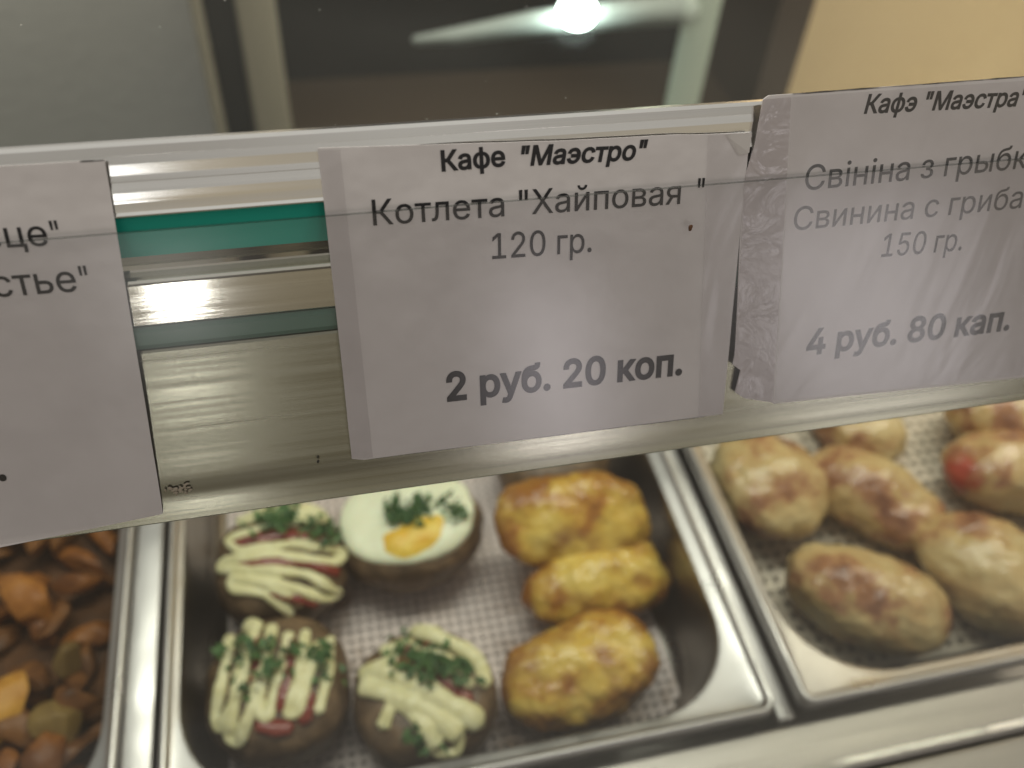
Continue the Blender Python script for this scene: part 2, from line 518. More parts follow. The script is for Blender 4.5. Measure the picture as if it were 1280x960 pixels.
# ------------------------------------------------------------------ price tags
GL = {"\"":[321,[[78,318,70,509,136,509,128,318],[193,318,185,509,250,509,243,318]]],".":[188,[[95,-4,83,-3,73,1,63,9,55,18,51,29,50,41,51,53,55,64,63,73,73,81,83,85,95,87,107,85,118,81,128,73,135,64,140,53,141,41,140,29,135,18,128,9,118,1,107,-3]]],"0":[453,[[227,-7,191,-3,158,7,130,24,105,48,85,77,69,113,60,144,53,178,49,214,48,254,49,294,53,330,60,364,69,395,85,431,106,461,130,484,159,502,191,512,227,516,262,512,295,502,323,484,348,461,368,431,384,395,393,364,400,330,404,294,405,254,404,214,400,178,393,144,384,113,368,77,348,48,323,24,295,7,263,-3],[227,50,250,52,271,60,290,74,306,92,320,116,330,144,338,176,342,213,344,254,342,295,338,332,330,365,320,393,306,416,290,435,271,449,250,457,227,460,203,457,182,449,163,435,147,416,134,393,123,365,115,332,111,295,109,254,111,213,115,176,123,144,134,116,147,92,163,74,182,60,203,52]]],"1":[453,[[76,0,76,55,391,55,391,0],[276,509,276,0,212,0,212,448,209,448,86,358,86,427,198,509]]],"2":[453,[[64,0,64,47,234,229,252,248,268,266,282,282,294,298,303,312,311,327,316,341,319,356,320,371,319,389,315,405,308,419,298,431,287,441,273,449,258,455,241,458,224,460,205,458,188,454,172,447,159,438,148,427,139,413,132,398,128,381,127,362,66,362,68,391,75,418,86,442,102,464,121,482,143,496,168,507,196,513,225,516,254,513,281,507,306,497,328,482,346,465,361,445,372,423,379,398,381,372,380,354,377,336,371,318,363,299,351,280,336,259,317,235,294,209,267,180,153,60,153,57,389,57,389,0]]],"4":[453,[[40,105,40,158,247,509,311,509,109,166,109,163,413,163,413,105],[282,0,282,121,282,146,282,318,343,318,343,0]]],"5":[453,[[221,-7,192,-5,165,1,140,11,118,25,99,41,83,60,71,82,63,105,60,130,122,130,125,115,130,102,138,89,148,78,160,68,173,60,188,54,204,51,221,50,241,51,259,56,276,64,291,75,304,89,314,104,322,122,326,141,328,162,326,183,321,203,314,221,303,237,290,251,275,262,257,270,238,275,218,277,201,276,184,273,167,268,152,262,139,255,128,246,67,253,96,509,366,509,366,452,151,452,134,301,136,301,148,311,162,318,178,325,194,330,212,333,229,334,252,332,274,328,294,321,313,311,330,299,345,285,358,269,370,251,379,231,386,210,390,187,391,163,388,132,381,102,369,76,352,52,332,32,309,15,282,3,253,-4]]],"8":[453,[[226,-7,193,-5,163,1,136,11,111,25,91,42,74,62,62,84,54,109,52,135,53,156,58,176,65,195,75,212,87,228,101,241,117,252,134,260,153,265,153,267,129,276,109,289,93,308,80,330,73,354,70,380,73,405,79,429,90,450,106,469,124,485,146,498,170,508,197,514,226,516,255,514,282,508,306,498,328,485,346,469,361,450,373,429,379,405,382,380,379,354,372,330,359,308,343,289,323,276,300,267,300,265,319,260,335,252,351,241,365,228,377,212,387,195,395,176,399,156,401,135,398,109,391,84,378,62,362,42,341,25,317,11,289,1,259,-5],[226,49,248,50,267,54,285,60,300,69,313,79,323,91,331,106,335,121,337,139,335,157,330,173,322,189,312,202,298,213,283,223,265,230,247,234,226,235,206,234,187,230,169,223,154,213,140,202,130,189,122,173,117,157,115,139,117,121,121,106,129,91,139,79,152,69,167,60,185,54,205,50],[226,290,244,291,260,294,274,300,287,308,298,318,307,330,314,344,318,359,319,376,318,392,314,407,308,420,299,432,288,442,275,449,260,455,244,459,226,460,208,459,192,455,177,449,164,442,153,432,145,420,138,407,134,392,133,376,134,359,138,344,145,330,154,318,165,308,178,300,193,294,209,291]]],"К":[467,[[60,0,60,509,125,509,125,287,196,287,362,509,440,509,251,262,449,0,371,0,199,231,125,231,125,0]]],"М":[628,[[60,0,60,509,152,509,277,187,287,159,299,123,311,84,322,49,307,49,318,83,330,121,342,158,352,187,476,509,568,509,568,0,504,0,504,291,504,327,505,369,506,413,507,457,513,457,508,441,503,425,498,409,482,363,467,322,456,291,342,0,286,0,170,291,159,321,145,361,129,408,112,457,119,457,120,416,121,372,122,328,122,291,122,0]]],"С":[510,[[267,-7,235,-5,205,1,177,11,150,25,126,42,104,63,86,88,70,115,57,146,48,179,42,215,40,254,42,293,48,329,57,362,70,393,86,421,104,445,126,466,150,484,177,498,205,508,235,514,267,516,293,514,317,511,340,504,362,496,383,485,402,471,419,456,435,438,448,418,459,397,467,373,473,348,408,348,404,365,397,380,389,395,380,407,369,418,357,428,344,437,330,444,315,449,300,453,284,455,267,456,237,453,209,445,184,432,161,414,141,391,125,364,113,332,106,295,103,254,106,213,113,177,125,145,141,117,161,94,184,76,210,63,237,56,267,53,284,54,300,56,315,60,330,65,344,72,357,81,369,90,380,102,389,114,397,128,404,144,408,160,473,160,467,135,459,112,448,91,435,71,420,53,402,38,383,24,363,13,341,5,317,-2,293,-6]]],"Х":[474,[[18,0,217,284,217,236,29,509,104,509,178,400,188,386,196,373,204,361,211,350,217,340,223,329,230,318,236,305,243,292,232,292,252,329,258,339,265,350,272,361,298,400,374,509,446,509,259,239,259,287,456,0,382,0,292,129,268,165,262,175,256,185,250,195,244,206,237,218,230,231,244,231,238,219,231,207,225,196,219,186,213,176,206,166,182,129,91,0]]],"Ш":[666,[[60,509,125,509,125,57,301,57,301,509,365,509,365,57,542,57,542,509,606,509,606,0,60,0]]],"а":[389,[[160,-9,137,-7,115,-3,94,5,76,15,60,29,48,45,38,63,32,84,30,108,32,128,36,146,43,161,53,174,64,184,78,193,92,200,108,206,125,211,143,214,161,217,178,220,234,227,247,229,257,231,265,235,271,240,274,246,276,255,276,257,275,272,272,285,267,297,260,307,251,315,240,322,227,327,212,330,196,331,178,330,163,327,149,322,137,316,127,309,118,301,110,292,104,283,100,274,41,291,51,313,64,331,79,346,95,358,114,368,133,375,153,380,173,383,194,384,208,384,223,382,239,379,255,375,271,369,286,360,300,350,312,336,322,320,330,301,335,278,337,251,337,0,277,0,277,52,272,52,267,43,260,34,252,25,242,16,229,8,215,1,199,-4,181,-7],[170,45,192,47,211,51,228,59,242,68,254,80,263,93,270,108,274,122,276,138,276,190,272,187,267,184,259,182,251,180,241,178,231,176,200,171,175,168,161,166,147,163,134,159,122,153,112,147,103,139,97,130,93,118,92,105,93,93,96,82,102,72,109,64,119,57,130,52,142,48,156,46]]],"б":[411,[[208,-8,176,-6,147,2,119,15,95,33,74,55,57,82,44,113,37,147,34,185,34,198,35,236,37,270,41,301,46,329,54,354,62,376,73,395,86,412,101,426,118,438,137,448,159,455,183,461,209,465,238,468,252,470,264,472,273,475,281,478,286,483,290,488,292,494,293,501,294,509,349,509,347,491,344,475,338,461,330,449,318,439,304,431,286,424,264,420,238,417,206,414,178,408,155,401,135,390,119,375,107,356,97,332,90,302,85,266,86,266,94,283,105,299,118,314,132,328,149,340,167,350,187,357,207,362,229,363,256,361,281,353,304,339,325,322,343,300,357,274,368,246,375,215,377,181,375,147,368,114,355,84,339,58,319,35,295,17,268,3,239,-5],[208,46,230,48,249,53,266,62,281,74,293,89,303,108,310,129,315,152,316,178,315,204,311,228,304,249,294,267,282,282,268,294,251,303,232,308,211,310,189,308,169,302,151,293,135,280,121,264,110,245,102,224,97,201,96,175,97,151,102,129,109,109,119,90,132,75,148,62,166,53,186,48]]],"в":[392,[[53,0,53,379,208,379,247,376,280,367,307,352,327,331,339,307,343,278,341,258,335,240,324,226,309,214,291,205,270,199,284,196,298,191,312,185,325,176,336,165,345,152,352,138,357,121,358,102,356,84,351,66,343,50,331,35,317,23,300,13,280,6,257,1,232,0],[111,56,232,56,251,57,266,62,279,70,288,80,293,93,295,108,293,125,288,141,279,153,266,162,251,167,232,169,111,169],[111,220,209,220,230,222,248,227,263,234,273,245,280,258,282,273,280,288,273,300,262,310,248,318,230,322,208,324,111,324]]],"г":[304,[[290,379,290,323,114,323,114,0,53,0,53,379]]],"е":[404,[[212,-8,177,-5,145,3,117,16,92,35,72,58,56,85,44,116,37,150,34,187,36,224,44,258,55,290,71,317,91,340,115,359,142,373,172,382,205,384,226,383,246,380,266,374,285,366,303,355,319,341,334,324,347,305,357,282,365,256,370,227,371,194,371,169,75,169,75,221,338,221,310,202,308,226,304,248,298,269,288,286,277,301,263,314,246,323,227,328,205,330,183,328,164,323,146,313,131,301,119,286,109,270,102,251,97,231,96,211,96,178,98,151,102,127,110,106,121,88,135,73,151,61,169,53,190,48,212,46,227,47,241,49,254,53,265,58,276,65,285,73,294,82,300,93,306,105,365,91,358,72,348,55,335,39,320,26,302,14,283,4,261,-3,237,-7]]],"з":[343,[[171,-4,146,-3,123,1,101,8,82,17,65,29,51,43,40,59,34,76,31,95,94,95,97,82,105,71,117,61,133,54,151,49,171,47,193,49,211,55,227,65,239,77,246,92,249,109,246,126,239,141,226,154,208,163,187,169,163,171,138,171,138,217,163,217,183,219,201,224,217,233,229,245,236,259,238,276,236,292,230,306,220,318,207,327,191,332,173,334,154,332,137,327,122,319,109,309,102,296,99,281,40,281,42,301,48,319,59,335,72,349,88,361,107,371,128,378,150,382,173,384,197,382,220,377,239,370,257,359,271,346,283,332,291,315,296,298,298,279,296,258,289,240,277,224,262,212,245,203,225,197,225,194,252,188,273,178,291,164,303,147,310,127,313,104,311,84,305,66,294,48,281,33,264,20,244,10,222,2,198,-3]]],"и":[411,[[358,0,296,0,296,274,293,274,111,0,53,0,53,379,114,379,114,104,118,104,300,379,358,379]]],"й":[411,[[358,0,296,0,296,274,293,274,111,0,53,0,53,379,114,379,114,104,118,104,300,379,358,379],[205,433,187,434,171,439,155,446,142,455,130,467,120,481,112,496,108,512,107,529,151,529,153,515,158,502,166,491,177,483,190,478,205,476,220,478,233,483,244,491,252,502,257,515,259,529,304,529,303,512,298,496,291,481,281,467,269,456,256,446,240,439,223,434]]],"к":[376,[[53,0,53,379,114,379,114,215,152,215,288,379,366,379,213,196,368,0,290,0,167,159,114,159,114,0]]],"л":[400,[[6,0,6,56,20,56,31,57,40,59,48,63,56,68,62,76,67,86,71,98,75,114,78,133,80,155,82,181,84,211,91,379,348,379,348,0,286,0,286,323,149,323,143,189,140,150,135,115,129,84,120,58,109,37,94,21,76,9,54,2,27,0]]],"м":[535,[[53,0,53,379,144,379,232,168,237,156,242,144,246,132,257,100,265,70,273,41,263,41,270,69,278,100,289,132,293,143,298,155,303,168,390,379,482,379,482,0,421,0,421,197,421,237,422,276,422,315,423,354,430,354,425,335,420,317,415,300,410,284,404,268,399,252,392,235,385,217,377,198,294,0,240,0,156,198,148,217,141,235,135,252,129,268,123,284,118,300,113,317,108,335,102,354,111,354,112,318,113,279,113,238,113,197,113,0]]],"н":[409,[[309,223,309,167,99,167,99,223],[114,379,114,0,53,0,53,379],[356,379,356,0,295,0,295,379]]],"о":[415,[[207,-8,174,-5,144,3,117,16,93,35,72,58,56,85,44,116,37,150,34,187,37,225,44,260,56,291,72,318,93,341,117,360,144,374,174,382,207,384,241,382,271,374,299,360,323,341,343,318,359,291,371,260,379,225,381,187,379,150,371,116,359,85,343,58,323,35,299,16,271,3,241,-5],[207,46,231,49,252,55,270,66,285,80,298,97,307,117,314,139,318,163,319,187,318,212,314,236,307,258,298,278,285,296,270,310,252,321,231,328,207,330,184,328,163,321,145,310,130,296,118,278,108,258,102,236,98,212,96,187,98,163,102,139,108,117,118,97,130,80,145,66,163,55,184,49]]],"п":[408,[[355,379,355,0,294,0,294,323,114,323,114,0,53,0,53,379]]],"р":[424,[[53,-143,53,379,112,379,112,319,118,319,123,327,130,336,137,346,147,355,158,364,171,373,188,379,207,383,229,384,259,382,287,374,313,361,335,342,354,320,370,293,381,261,388,227,390,189,388,151,381,116,370,84,355,57,336,34,313,16,288,3,260,-6,229,-8,208,-7,189,-3,173,4,159,12,147,21,138,31,130,41,124,50,118,59,114,59,114,-143],[220,47,242,49,262,55,279,66,294,80,306,97,316,117,323,139,327,163,328,189,327,215,323,239,316,261,307,281,295,298,280,311,262,322,243,328,220,330,198,328,178,322,161,312,147,299,134,282,125,263,118,241,114,216,113,189,114,162,118,138,125,115,135,95,147,78,162,65,179,55,198,49]]],"с":[396,[[207,-8,174,-5,144,3,117,16,93,35,72,58,56,85,44,116,37,150,34,187,37,225,44,260,56,291,72,318,93,341,117,360,144,374,174,382,207,384,226,384,243,381,260,377,276,371,291,364,305,356,318,346,330,335,340,322,349,308,356,293,362,277,303,262,300,272,295,281,290,289,284,297,278,304,270,311,261,316,252,321,242,325,231,328,220,329,207,330,184,328,163,321,145,310,130,296,118,278,108,258,102,236,98,212,96,187,98,163,102,139,108,117,118,97,130,80,145,66,163,55,184,49,207,46,220,47,232,49,243,52,253,55,262,60,271,66,279,73,285,80,292,89,297,98,301,107,304,117,363,102,357,86,350,70,341,56,331,43,319,32,306,21,292,12,277,5,261,-1,244,-5,226,-7]]],"т":[325,[[132,0,132,325,6,325,6,379,319,379,319,325,193,325,193,0]]],"у":[389,[[47,-139,61,-86,71,-87,83,-89,94,-90,104,-89,113,-86,122,-81,130,-74,138,-64,145,-51,151,-36,163,-1,17,379,84,379,165,155,173,132,180,109,187,87,193,64,199,42,206,21,184,21,190,42,196,64,202,87,209,110,216,132,224,155,305,379,371,379,204,-58,196,-77,187,-93,177,-107,165,-119,153,-128,139,-136,125,-141,109,-144,91,-145,82,-145,73,-144,65,-143,57,-142,52,-140]]],"ф":[477,[[208,-8,175,-5,145,3,117,16,93,35,73,58,56,85,44,116,37,150,34,187,37,225,44,260,56,291,73,318,93,341,117,360,145,374,175,382,208,384,269,384,302,382,333,374,360,360,384,341,405,318,421,291,433,260,441,225,443,187,441,150,433,116,421,85,405,58,384,35,360,16,333,3,302,-5,269,-8],[208,43,269,43,293,46,314,52,332,64,347,79,360,96,370,117,377,139,381,163,382,187,381,213,377,237,370,260,360,281,347,299,332,314,314,326,293,333,269,335,208,335,184,333,163,326,145,314,130,299,117,281,108,260,101,237,96,213,95,187,96,163,101,139,108,117,117,96,130,79,145,64,163,52,184,46],[208,-143,208,509,269,509,269,-143]]],"ц":[415,[[53,0,53,379,114,379,114,56,294,56,294,379,355,379,355,0],[344,-109,344,0,318,0,318,56,405,56,405,-109]]],"ч":[401,[[198,118,157,122,121,134,92,153,70,181,57,216,53,258,53,379,114,379,114,258,116,232,124,211,138,195,155,184,175,177,198,175,221,176,244,178,264,182,284,187,304,192,324,199,324,143,311,138,298,134,285,130,272,127,258,124,244,122,229,120,214,119],[287,0,287,379,348,379,348,0]]],"ы":[511,[[104,244,214,244,243,242,268,237,290,228,309,217,325,202,337,186,346,167,352,146,353,123,352,101,346,80,337,61,325,43,309,29,290,16,268,7,243,2,214,0,53,0,53,379,114,379,114,56,214,56,235,58,254,64,270,74,282,87,289,103,292,121,289,139,282,155,270,169,254,179,235,185,214,187,104,187],[397,0,397,379,458,379,458,0]]],"ь":[388,[[104,244,214,244,243,242,268,237,290,228,309,217,325,202,337,186,346,167,352,146,353,123,352,101,346,80,337,61,325,43,309,29,290,16,268,7,243,2,214,0,53,0,53,379,114,379,114,56,214,56,235,58,254,64,270,74,282,87,289,103,292,121,289,139,282,155,270,169,254,179,235,185,214,187,104,187]]],"э":[396,[[188,-8,170,-7,152,-5,135,-1,119,5,104,12,89,21,76,32,65,43,55,56,46,70,39,86,33,102,91,117,95,107,99,98,104,89,110,80,117,73,125,66,134,60,143,55,153,52,164,49,176,47,188,46,212,49,233,55,251,66,266,80,278,97,287,117,294,139,298,163,299,187,298,212,294,236,287,258,278,278,266,296,251,310,233,321,212,328,188,330,176,329,164,328,154,325,144,321,134,316,126,311,118,304,111,297,105,289,100,281,96,272,93,262,34,277,40,293,47,308,56,322,66,335,78,346,91,356,105,364,120,371,136,377,153,381,170,384,188,384,221,382,252,374,279,360,303,341,323,318,340,291,352,260,359,225,362,187,359,150,352,116,340,85,323,58,303,35,279,16,252,3,221,-5],[309,163,132,163,132,218,309,218]]],"я":[385,[[332,0,271,0,271,326,184,326,155,324,131,318,114,309,102,295,95,279,93,259,95,240,102,224,114,211,132,201,155,195,184,194,298,194,298,142,180,142,134,146,97,157,68,174,48,198,36,226,32,259,36,293,48,322,68,346,97,365,134,376,180,379,332,379],[85,0,15,0,122,172,190,172]]],"і":[167,[[53,0,53,379,114,379,114,0],[84,443,73,444,63,448,54,455,47,463,43,472,41,483,43,494,47,504,54,512,63,518,73,522,84,524,95,522,105,518,114,512,121,504,125,494,126,483,125,472,121,463,114,455,105,448,95,444]]]," ":[188,[]]}
# contour order of the outlines decides which side is ink
SGN = 1


def advance(s): return sum(GL[c][0] for c in s)


def lettering(parent, text, a, b, pa, pb, cap_px, bold=0., slant=0., w=.00035, cap_em=float(max(GL['К'][1][0][1::2])), gray=None, lab=None):
    """text whose glyph a starts at photo point pa and whose glyph b ends at pb, laid on the tag plane"""
    xa_ = advance(text[:a]); xb_ = advance(text[:b + 1])
    A = Vector(face(*pa)); B = Vector(face(*pb))
    d = B - A
    sxm = d.length / (xb_ - xa_)
    d.normalize()
    n_ = Vector((-d.y, d.x))
    t = face(pa[0], pa[1] - cap_px)
    sym = (Vector(t) - A).dot(n_) / cap_em
    from mathutils.geometry import delaunay_2d_cdt
    vs = []; fs = []; x = 0
    for ch in text:
        adv, cont = GL[ch]
        polys = []
        for pts in cont:
            P = [Vector((pts[2 * i], pts[2 * i + 1])) for i in range(len(pts) // 2)]
            P = [p for i, p in enumerate(P) if (p - P[i - 1]).length > .8]
            Q = []
            for i, p in enumerate(P):
                e1 = (p - P[i - 1]).normalized(); e2 = (P[(i + 1) % len(P)] - p).normalized()
                n1 = Vector((-e1.y, e1.x)); n2 = Vector((-e2.y, e2.x)); mm = n1 + n2
                mm = mm / max(.5, mm.dot(n1)) if mm.length > .1 else n1
                Q.append(p + mm * bold)
            polys.append(Q)
        ve = []; ed = []
        for Q in polys:
            k = len(ve); ve += Q; ed += [(k + i, k + (i + 1) % len(Q)) for i in range(len(Q))]
        if ve:
            ov, oe, of = delaunay_2d_cdt(ve, ed, [], 0, .01)[:3]
            k = len(vs); used = False
            keep = []
            for t_ in of:
                cx = sum(ov[i].x for i in t_) / 3; cy = sum(ov[i].y for i in t_) / 3; wn = 0
                for Q in polys:
                    for i, p in enumerate(Q):
                        q = Q[(i + 1) % len(Q)]
                        s_ = (q.x - p.x) * (cy - p.y) - (cx - p.x) * (q.y - p.y)
                        if p.y <= cy < q.y and s_ > 0: wn += 1
                        elif q.y <= cy < p.y and s_ < 0: wn -= 1
                if wn: keep.append(tuple(k + i for i in t_))
            for p in ov:
                r_ = A + d * ((x + p.x + slant * p.y - xa_) * sxm) + n_ * (p.y * sym)
                vs.append(fp(r_.x, r_.y, w))
            fs += keep
        x += adv
    o = mesh('lettering', vs, fs, gray or ink, parent, False)
    return o


def paper_sheet(parent, outline, mt, name='paper', w=.0, th=.00022):
    """sheet cut to an outline of photo points"""
    pts = [face(*p) for p in outline]
    n = len(pts)
    v = [fp(x, u, w + th) for x, u in pts] + [fp(x, u, w) for x, u in pts]
    f = [tuple(range(n)), tuple(range(2 * n - 1, n - 1, -1))] + [(i, (i + 1) % n, n + (i + 1) % n, n + i) for i in range(n)]
    return mesh(name, v, f, mt, parent, False)


def strip_line(parent, pts, wd, mt, name, w=.0003):
    q = [Vector(face(*p)) for p in pts]; v = []; f = []
    for i, p in enumerate(q):
        t = (q[min(i + 1, len(q) - 1)] - q[max(i - 1, 0)]).normalized(); nn = Vector((-t.y, t.x))
        k = wd * random.uniform(.5, 1.1)
        v += [fp(*(p + nn * k / 2), w), fp(*(p - nn * k / 2), w)]
    for i in range(len(q) - 1): f.append((2 * i, 2 * i + 1, 2 * i + 3, 2 * i + 2))
    return mesh(name, v, f, mt, parent, False)


def lerp(a, b, n, j=0.):
    return [(a[0] + (b[0] - a[0]) * i / n + random.uniform(-j, j), a[1] + (b[1] - a[1]) * i / n + random.uniform(-j, j)) for i in range(n + 1)]


faded = mat('faded_ink', (.13, .125, .13), .55, spec=.3)
grey_ink = mat('grey_ink', (.050, .049, .053), .55, spec=.3)
cut = mat('dark_edge_line', (.03, .028, .026), .7)
T_GROUP = 'price tags on the rail'
# middle tag
t = thing('price_tag', fp(0.01, -.033, 0), 'middle white price tag for a cutlet, priced 2 rubles 20, under the clear strip', 'price tag', T_GROUP)
ol = lerp((397, 185), (700, 175.5), 8, .25) + [(845, 168), (868, 168), (930, 166), (937, 165)] + lerp((936, 172), (903, 517), 8, .3) + lerp((880, 520), (455, 574), 8, .3) + lerp((440, 573), (398, 190), 8, .3)
paper_sheet(t, ol, PAPER)
lettering(t, 'Кафе', 0, 3, (550, 213.5), (632, 206.5), 25, 21)
lettering(t, '"Маэстро"', 0, 7, (646, 207), (793, 199), 24, 21, .16)
lettering(t, 'Котлета "Хайповая', 0, 16, (463, 281.5), (852, 254), 32, 3)
lettering(t, '"', 0, 0, (867, 253), (881, 252), 30, 3)
lettering(t, '120 гр.', 0, 6, (611, 323.5), (741, 314), 31.5, 3)
lettering(t, '2 руб. 20 коп.', 0, 13, (556, 500.5), (853, 466.5), 34, 25)
strip_line(t, lerp((455, 574), (880, 520.5), 24), .00030, cut, 'bottom_edge_line', .00012)  # thin dark line drawn along the bottom edge
paper_sheet(t, [(398, 188), (425, 187), (466, 571), (440, 573)], TAPE, 'tape', .0004, .00006)
paper_sheet(t, [(884, 169), (937, 166), (903, 517), (872, 521)], TAPE, 'tape', .0004, .00006)
FOLD = mat('folded_paper', (.66, .63, .61), .7)
mesh('folded_corner', [fp(*face(905, 168), .0003), fp(*face(937, 165), .0010), fp(*face(934, 190), .0009), fp(*face(921, 194), .0003)], [(0, 1, 2, 3)], FOLD, t, False)
# right tag
t = thing('price_tag', fp(.09, -.030, 0), 'right white price tag for pork with mushrooms, priced 4 rubles 80, worn and taped over', 'price tag', T_GROUP)
k_ = (1430 - 952) / 328.
ol = [(953, 124), (960, 119)] + lerp((990, 117), (1430, 84), 8, .2) + [(1430, 446)] + lerp((1280, 471), (966, 504), 6, .3) + [(964, 502), (930, 497), (918, 490), (925, 462), (915, 455), (918, 440), (921, 380), (924, 300), (930, 222), (943, 180)]
paper_sheet(t, ol, PAPER, w=.00008)
lettering(t, 'Кафэ "Маэстра"', 0, 24, (1077, 141.5), (1281, 131.5), 23, 19, .14)
lettering(t, 'Свініна з грыбкамі', 0, 14, (1002, 238), (1281, 209.5), 31, 3, .0, gray=grey_ink)
lettering(t, 'Свинина с грибами', 0, 13, (988, 288), (1258, 261), 29, 3, .0, gray=faded)
lettering(t, '150 гр.', 0, 6, (1097, 321), (1202, 312), 28, 3, gray=grey_ink)
lettering(t, '4 руб. 80 кап.', 0, 13, (1005, 443), (1261, 411), 30, 24, .0, gray=grey_ink)
strip_line(t, lerp((990, 117.5), (1430, 84.5), 24), .00035, cut, 'top_edge_line')
SEAM = sheet('tape_seam', (.945, .935, .94), .2, 1.5, (120, .6, .001))
paper_sheet(t, [(953, 124), (988, 121), (982, 230), (965, 503), (930, 497), (918, 490), (925, 462), (916, 455), (921, 380), (930, 222)], SEAM, 'tape', .00040, .00006)
paper_sheet(t, [(989, 121), (1430, 90), (1430, 440), (1280, 468), (967, 501), (983, 230)], TAPE, 'tape', .00042, .00006)
# left tag
t = thing('price_tag', fp(-.11, -.036, 0), 'left white price tag with only its right end in view, tilted on the rail', 'price tag', T_GROUP)
paper_sheet(t, lerp((-260, 222), (131, 200), 8, .25) + lerp((132, 206), (204, 640), 10, .3) + lerp((203, 642), (-300, 745), 8, .3), PAPER)
# the words run out of the frame to the left
lettering(t, '"Шчасце', 3, 6, (-50, 312), (64, 306), 33, 3)
lettering(t, '"', 0, 0, (65, 305.5), (82, 304), 30, 3)
lettering(t, '"Счастье', 4, 7, (-8, 371), (100, 363), 34, 3)
lettering(t, '"', 0, 0, (101, 363), (118, 361.5), 31, 3)
lettering(t, '2 руб. 80 коп.', 0, 13, (-330, 640), (11, 598), 34, 25)
strip_line(t, lerp((100, 201.6), (131, 200), 6), .00025, cut, 'top_edge_line')

# dirt caught on the rail
SPECK = mat('dirt_speck', (.12, .055, .025), .8)
def crumb(px, py, r, w, mt, lab):
    x, u = face(px, py, w)
    c = fp(x, u, w)
    b_ = MB()
    for k in range(3): b_.ball(c + UP * random.uniform(-r, r) * .35 + Vector((random.uniform(-r, r) * .25, 0, 0)), (r * .5, r * .4, r * .7), 4)
    tag(b_.build('crumb', mt), lab, 'crumb')
crumb(863, 285, .0008, .0018, SPECK, 'tiny brown crumb stuck on the right side of the middle price tag')
crumb(398, 577, .0005, .0004, cut, 'tiny black speck on the rail left of the middle tag')
sm = thing('dirt_smudge', fp(*face(225, 612), 0), 'small patch of dried brown dirt on the rail beside the left price tag', 'dirt')
for nm, n in (('dried_crust', 26),):
    b_ = MB()
    for k in range(n):
        x, u = face(225 + random.gauss(0, 8), 612 + random.gauss(0, 4), 0)
        b_.ball(fp(x, u, -.0002), (random.uniform(.0002, .0006), .0002, random.uniform(.0002, .0005)), 4)
    b_.build(nm, mat('dried_dirt', (.46, .40, .31), .9), sm)

# ------------------------------------------------------------------ food materials
MEAT = mat('fried_meat', (.13, .075, .038), .42, spec=.5)
mottle(MEAT, [(.3, (.07, .042, .022)), (.5, (.135, .085, .045)), (.72, (.22, .14, .075))], 90, 5, 1.0)
bump(MEAT, 260, .5, .0012, 4)
MAYO = mat('mayonnaise', (.74, .70, .40), .38, spec=.5, Subsurface_Weight=.25, Subsurface_Scale=.003)
MAYO.node_tree.nodes['Principled BSDF'].inputs['Subsurface Radius'].default_value = (1, .8, .4)
mottle(MAYO, [(.3, (.66, .62, .33)), (.7, (.78, .75, .47))], 120, 3)
KETCH = mat('ketchup', (.19, .026, .012), .3)
HERB = mat('chopped_herbs', (.055, .13, .04), .5)
mottle(HERB, [(.35, (.03, .085, .025)), (.65, (.10, .20, .06))], 200, 2)
EGGW = mat('egg_white', (.80, .82, .60), .35, Subsurface_Weight=.2, Subsurface_Scale=.004)
bump(EGGW, 300, .25, .0008)
YOLK = mat('egg_yolk', (.80, .52, .05), .42)
mottle(YOLK, [(.3, (.76, .42, .02)), (.7, (.80, .62, .10))], 120, 3)
BATTER = mat('golden_batter', (.6, .36, .06), .26, spec=.55)
mottle(BATTER, [(.28, (.22, .075, .014)), (.38, (.42, .18, .028)), (.47, (.62, .40, .065)), (.60, (.70, .51, .12)), (.74, (.74, .58, .19))], 34, 8, .4, rough=.66)
bump(BATTER, 300, .45, .0012, 6); bump(BATTER, 70, .3, .003, 3)
ROLL = mat('glazed_roll', (.5, .35, .15), .24, spec=.6)
mottle(ROLL, [(.35, (.16, .060, .032)), (.44, (.36, .17, .080)), (.51, (.52, .35, .15)), (.62, (.60, .46, .22)), (.76, (.64, .52, .30))], 30, 8, .3, rough=.62)
bump(ROLL, 95, .5, .003, 5); bump(ROLL, 420, .25, .0010, 4)
LINER = mat('liner_plastic', (.66, .56, .53), .5)
mottle(LINER, [(.30, (.30, .20, .13)), (.44, (.64, .54, .50)), (.7, (.72, .63, .60))], 26, 3, .6)
LINER2 = mat('liner_plastic_cream', (.62, .55, .44), .5)


def blob(rx, ry, rz, amp, sc, seed, sub=5, ex=2.4, exz=2.2, droop=0):
    """lumpy superellipsoid as verts and faces about the origin"""
    bm = bmesh.new(); bmesh.ops.create_icosphere(bm, subdivisions=sub, radius=1)
    off = Vector((seed * 3.7, seed * 1.3, seed * 2.1)); vs = []
    for q in bm.verts:
        d = q.co.normalized()
        k = ((abs(d.x) ** ex + abs(d.y) ** ex) ** (exz / ex) + abs(d.z) ** exz) ** (-1 / exz)
        p = Vector((d.x * k * rx, d.y * k * ry, d.z * k * rz))
        nn = noise.fractal(p * sc + off, 1.0, 2.0, 4) * amp + noise.noise(p * sc * .45 + off * 2) * amp * 1.3
        p += Vector((d.x, d.y, d.z * .8)) * nn
        vs.append(p)
    fs = [tuple(v.index for v in f.verts) for f in bm.faces]
    bm.free()
    return vs, fs


def place(vs, loc, rot=(0, 0, 0)):
    M = Euler([math.radians(a) for a in rot]).to_matrix()
    return [M @ v + Vector(loc) for v in vs]


